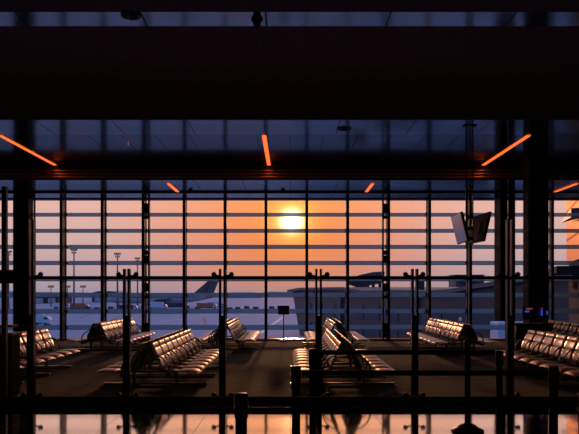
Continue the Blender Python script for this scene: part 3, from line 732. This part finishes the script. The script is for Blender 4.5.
roof_unit(312, 335, 289.5, 294, 122, 'low plant box on the left end of the pier roof')

# neighbouring wing with polished copper cladding that mirrors the sunset
fw = empty('terminal_wing', (13.82, 32.0, 0), math.radians(-17.5))
b = MB(); b.box(0, .35, -7.2, 0, 3.15, 9.5); b.build('cladding', M['facade'], fw)
b = MB(); b.box(.1, 9, -7.2, -.1, ZA, 3.1); b.build('base_wall', M['facade_base'], fw)
b = MB(); b.box(.36, 9, -7.2, 0, 3.15, 9.4); b.build('upper_wall', M['pier'], fw)
b = MB(); b.add([(-.36, -1.16, 5.08), (-.5, -6.6, 5.12), (-.5, -6.6, 4.75), (-.30, -1.16, 5.08), (-.02, -6.6, 5.12), (-.02, -6.6, 4.75)], [(0, 1, 2), (5, 4, 3), (0, 1, 4, 3), (1, 2, 5, 4), (2, 0, 3, 5)])
b.build('canopy_fin', M['pier_roof'], fw)
b = MB(); b.box(-.9, .1, -5.0, -.6, 2.55, 2.85); b.build('canopy', M['facade_base'], fw)
b = MB(); b.box(-.05, .1, -3.2, -2.2, 1.9, 2.6); b.build('copper_panel', M['facade'], fw)
tag(fw, 'neighbouring terminal wing at the right edge with copper cladding mirroring the sunset', 'building')

# ------------------------------------------------------------------ sky and sun
SUN_EL, SUN_AZ = math.atan((Y0 - 221.0) / F), math.atan((291.5 - X0) / F)
sd = Vector((math.sin(SUN_AZ) * math.cos(SUN_EL), math.cos(SUN_AZ) * math.cos(SUN_EL), math.sin(SUN_EL)))
wd = bpy.data.worlds.new('sunset_sky'); S.world = wd; wd.use_nodes = True; nt = wd.node_tree; nt.nodes.clear()
out = nt.nodes.new('ShaderNodeOutputWorld'); bg = nt.nodes.new('ShaderNodeBackground'); nt.links.new(bg.outputs[0], out.inputs[0])
tc = nt.nodes.new('ShaderNodeTexCoord'); sp = nt.nodes.new('ShaderNodeSeparateXYZ'); nt.links.new(tc.outputs['Generated'], sp.inputs[0])
def mth(op, a, c=None, d=None):
    n = nt.nodes.new('ShaderNodeMath'); n.operation = op
    for i, v in enumerate((a, c, d)):
        if v is None: continue
        if isinstance(v, (int, float)): n.inputs[i].default_value = v
        else: nt.links.new(v, n.inputs[i])
    return n.outputs[0]
def ramp(stops, lo, hi):
    r = nt.nodes.new('ShaderNodeValToRGB'); r.color_ramp.interpolation = 'EASE' if False else 'LINEAR'
    els = r.color_ramp.elements
    while len(els) < len(stops): els.new(.5)
    for e, (deg, c) in zip(els, stops):
        e.position = (deg - lo) / (hi - lo); e.color = (*c, 1)
    return r
el = mth('MULTIPLY', mth('ARCSINE', sp.outputs[2]), 180 / PI)
fel = mth('DIVIDE', mth('ADD', el, 10), 100)
CEN = [(-10, (.17, .18, .30)), (-.6, (.30, .24, .33)), (.2, (.52, .29, .28)), (1.5, (.74, .29, .20)), (4, (.95, .29, .135)), (8, (1.12, .39, .165)), (13, (1.45, .62, .30)), (18, (1.15, .58, .36)), (28, (.50, .36, .40)), (45, (.20, .31, .75)), (90, (.15, .31, .88))]
SID = [(-10, (.17, .18, .32)), (-.6, (.28, .28, .38)), (.2, (.44, .34, .42)), (1.5, (.56, .39, .43)), (4, (.74, .48, .45)), (8, (.95, .55, .46)), (13, (1.15, .66, .50)), (18, (.95, .6, .5)), (28, (.45, .39, .46)), (45, (.20, .31, .75)), (90, (.15, .31, .88))]
BAK = [(-10, (.08, .11, .22)), (0, (.16, .18, .34)), (8, (.18, .22, .42)), (25, (.18, .27, .58)), (45, (.18, .31, .74)), (90, (.15, .31, .88))]
rc, rs, rb = ramp(CEN, -10, 90), ramp(SID, -10, 90), ramp(BAK, -10, 90)
for r in (rc, rs, rb): nt.links.new(fel, r.inputs[0])
az = mth('ABSOLUTE', mth('ARCTAN2', sp.outputs[0], sp.outputs[1]))
def mr(v, a, c_, smooth=True):
    n = nt.nodes.new('ShaderNodeMapRange'); n.interpolation_type = 'SMOOTHSTEP' if smooth else 'LINEAR'
    n.inputs['From Min'].default_value = a; n.inputs['From Max'].default_value = c_; nt.links.new(v, n.inputs['Value']); return n.outputs[0]
def mix(f, a, c_, typ='MIX'):
    n = nt.nodes.new('ShaderNodeMix'); n.data_type = 'RGBA'; n.blend_type = typ; n.clamp_result = False
    for i, v in ((0, f), (6, a), (7, c_)):
        if isinstance(v, (int, float)): n.inputs[i].default_value = v
        elif isinstance(v, tuple): n.inputs[i].default_value = (*v, 1)
        else: nt.links.new(v, n.inputs[i])
    return n.outputs[2]
base = mix(mr(az, .02, .36), rc.outputs[0], rs.outputs[0])
base = mix(mr(az, .8, 1.9), base, rb.outputs[0])
dt = nt.nodes.new('ShaderNodeVectorMath'); dt.operation = 'DOT_PRODUCT'; nt.links.new(tc.outputs['Generated'], dt.inputs[0]); dt.inputs[1].default_value = sd
th2 = mth('MULTIPLY', mth('SUBTRACT', 1.0, dt.outputs['Value']), 2.0)
def lobe(sig): return mth('EXPONENT', mth('MULTIPLY', th2, -1 / (sig * sig)))
def scaled(f, c_):
    n = nt.nodes.new('ShaderNodeVectorMath'); n.operation = 'SCALE'; n.inputs[0].default_value = c_; nt.links.new(f, n.inputs['Scale']); return n.outputs[0]
def addv(a, c_):
    n = nt.nodes.new('ShaderNodeVectorMath'); n.operation = 'ADD'; nt.links.new(a, n.inputs[0]); nt.links.new(c_, n.inputs[1]); return n.outputs[0]
tot = addv(base, scaled(lobe(.0132), (4.0, 3.9, 3.2)))
tot = addv(tot, scaled(lobe(.030), (.5, .55, .03)))
tot = addv(tot, scaled(lobe(.12), (.12, .02, -.05)))
nt.links.new(tot, bg.inputs['Color']); bg.inputs['Strength'].default_value = 1.0
sun = bpy.data.lights.new('sun', 'SUN'); sun.energy = 1.0; sun.angle = math.radians(1.6); sun.color = (1.0, .45, .20)
so = bpy.data.objects.new('sun', sun); COL.objects.link(so); so.rotation_euler = (-sd).to_track_quat('-Z', 'Y').to_euler(); so.location = (0, 60, 20)

# ------------------------------------------------------------------ camera
cam = bpy.data.cameras.new('camera'); co = bpy.data.objects.new('camera', cam); COL.objects.link(co)
cam.sensor_width = 36; cam.lens = F / 579 * 36; co.location = (0, 0, EYE); co.rotation_euler = (PI / 2, 0, 0)
cam.shift_x = -(X0 - 289.5) / 579; cam.shift_y = (Y0 - 217) / 579; cam.clip_start = .05; cam.clip_end = 6000
S.camera = co
vs = S.view_settings; vs.view_transform = 'Standard'; vs.look = 'None'; vs.exposure = 0; vs.gamma = 1; vs.use_curve_mapping = False
S.cycles.transparent_max_bounces = 24; S.cycles.max_bounces = 8; S.cycles.sample_clamp_indirect = 4
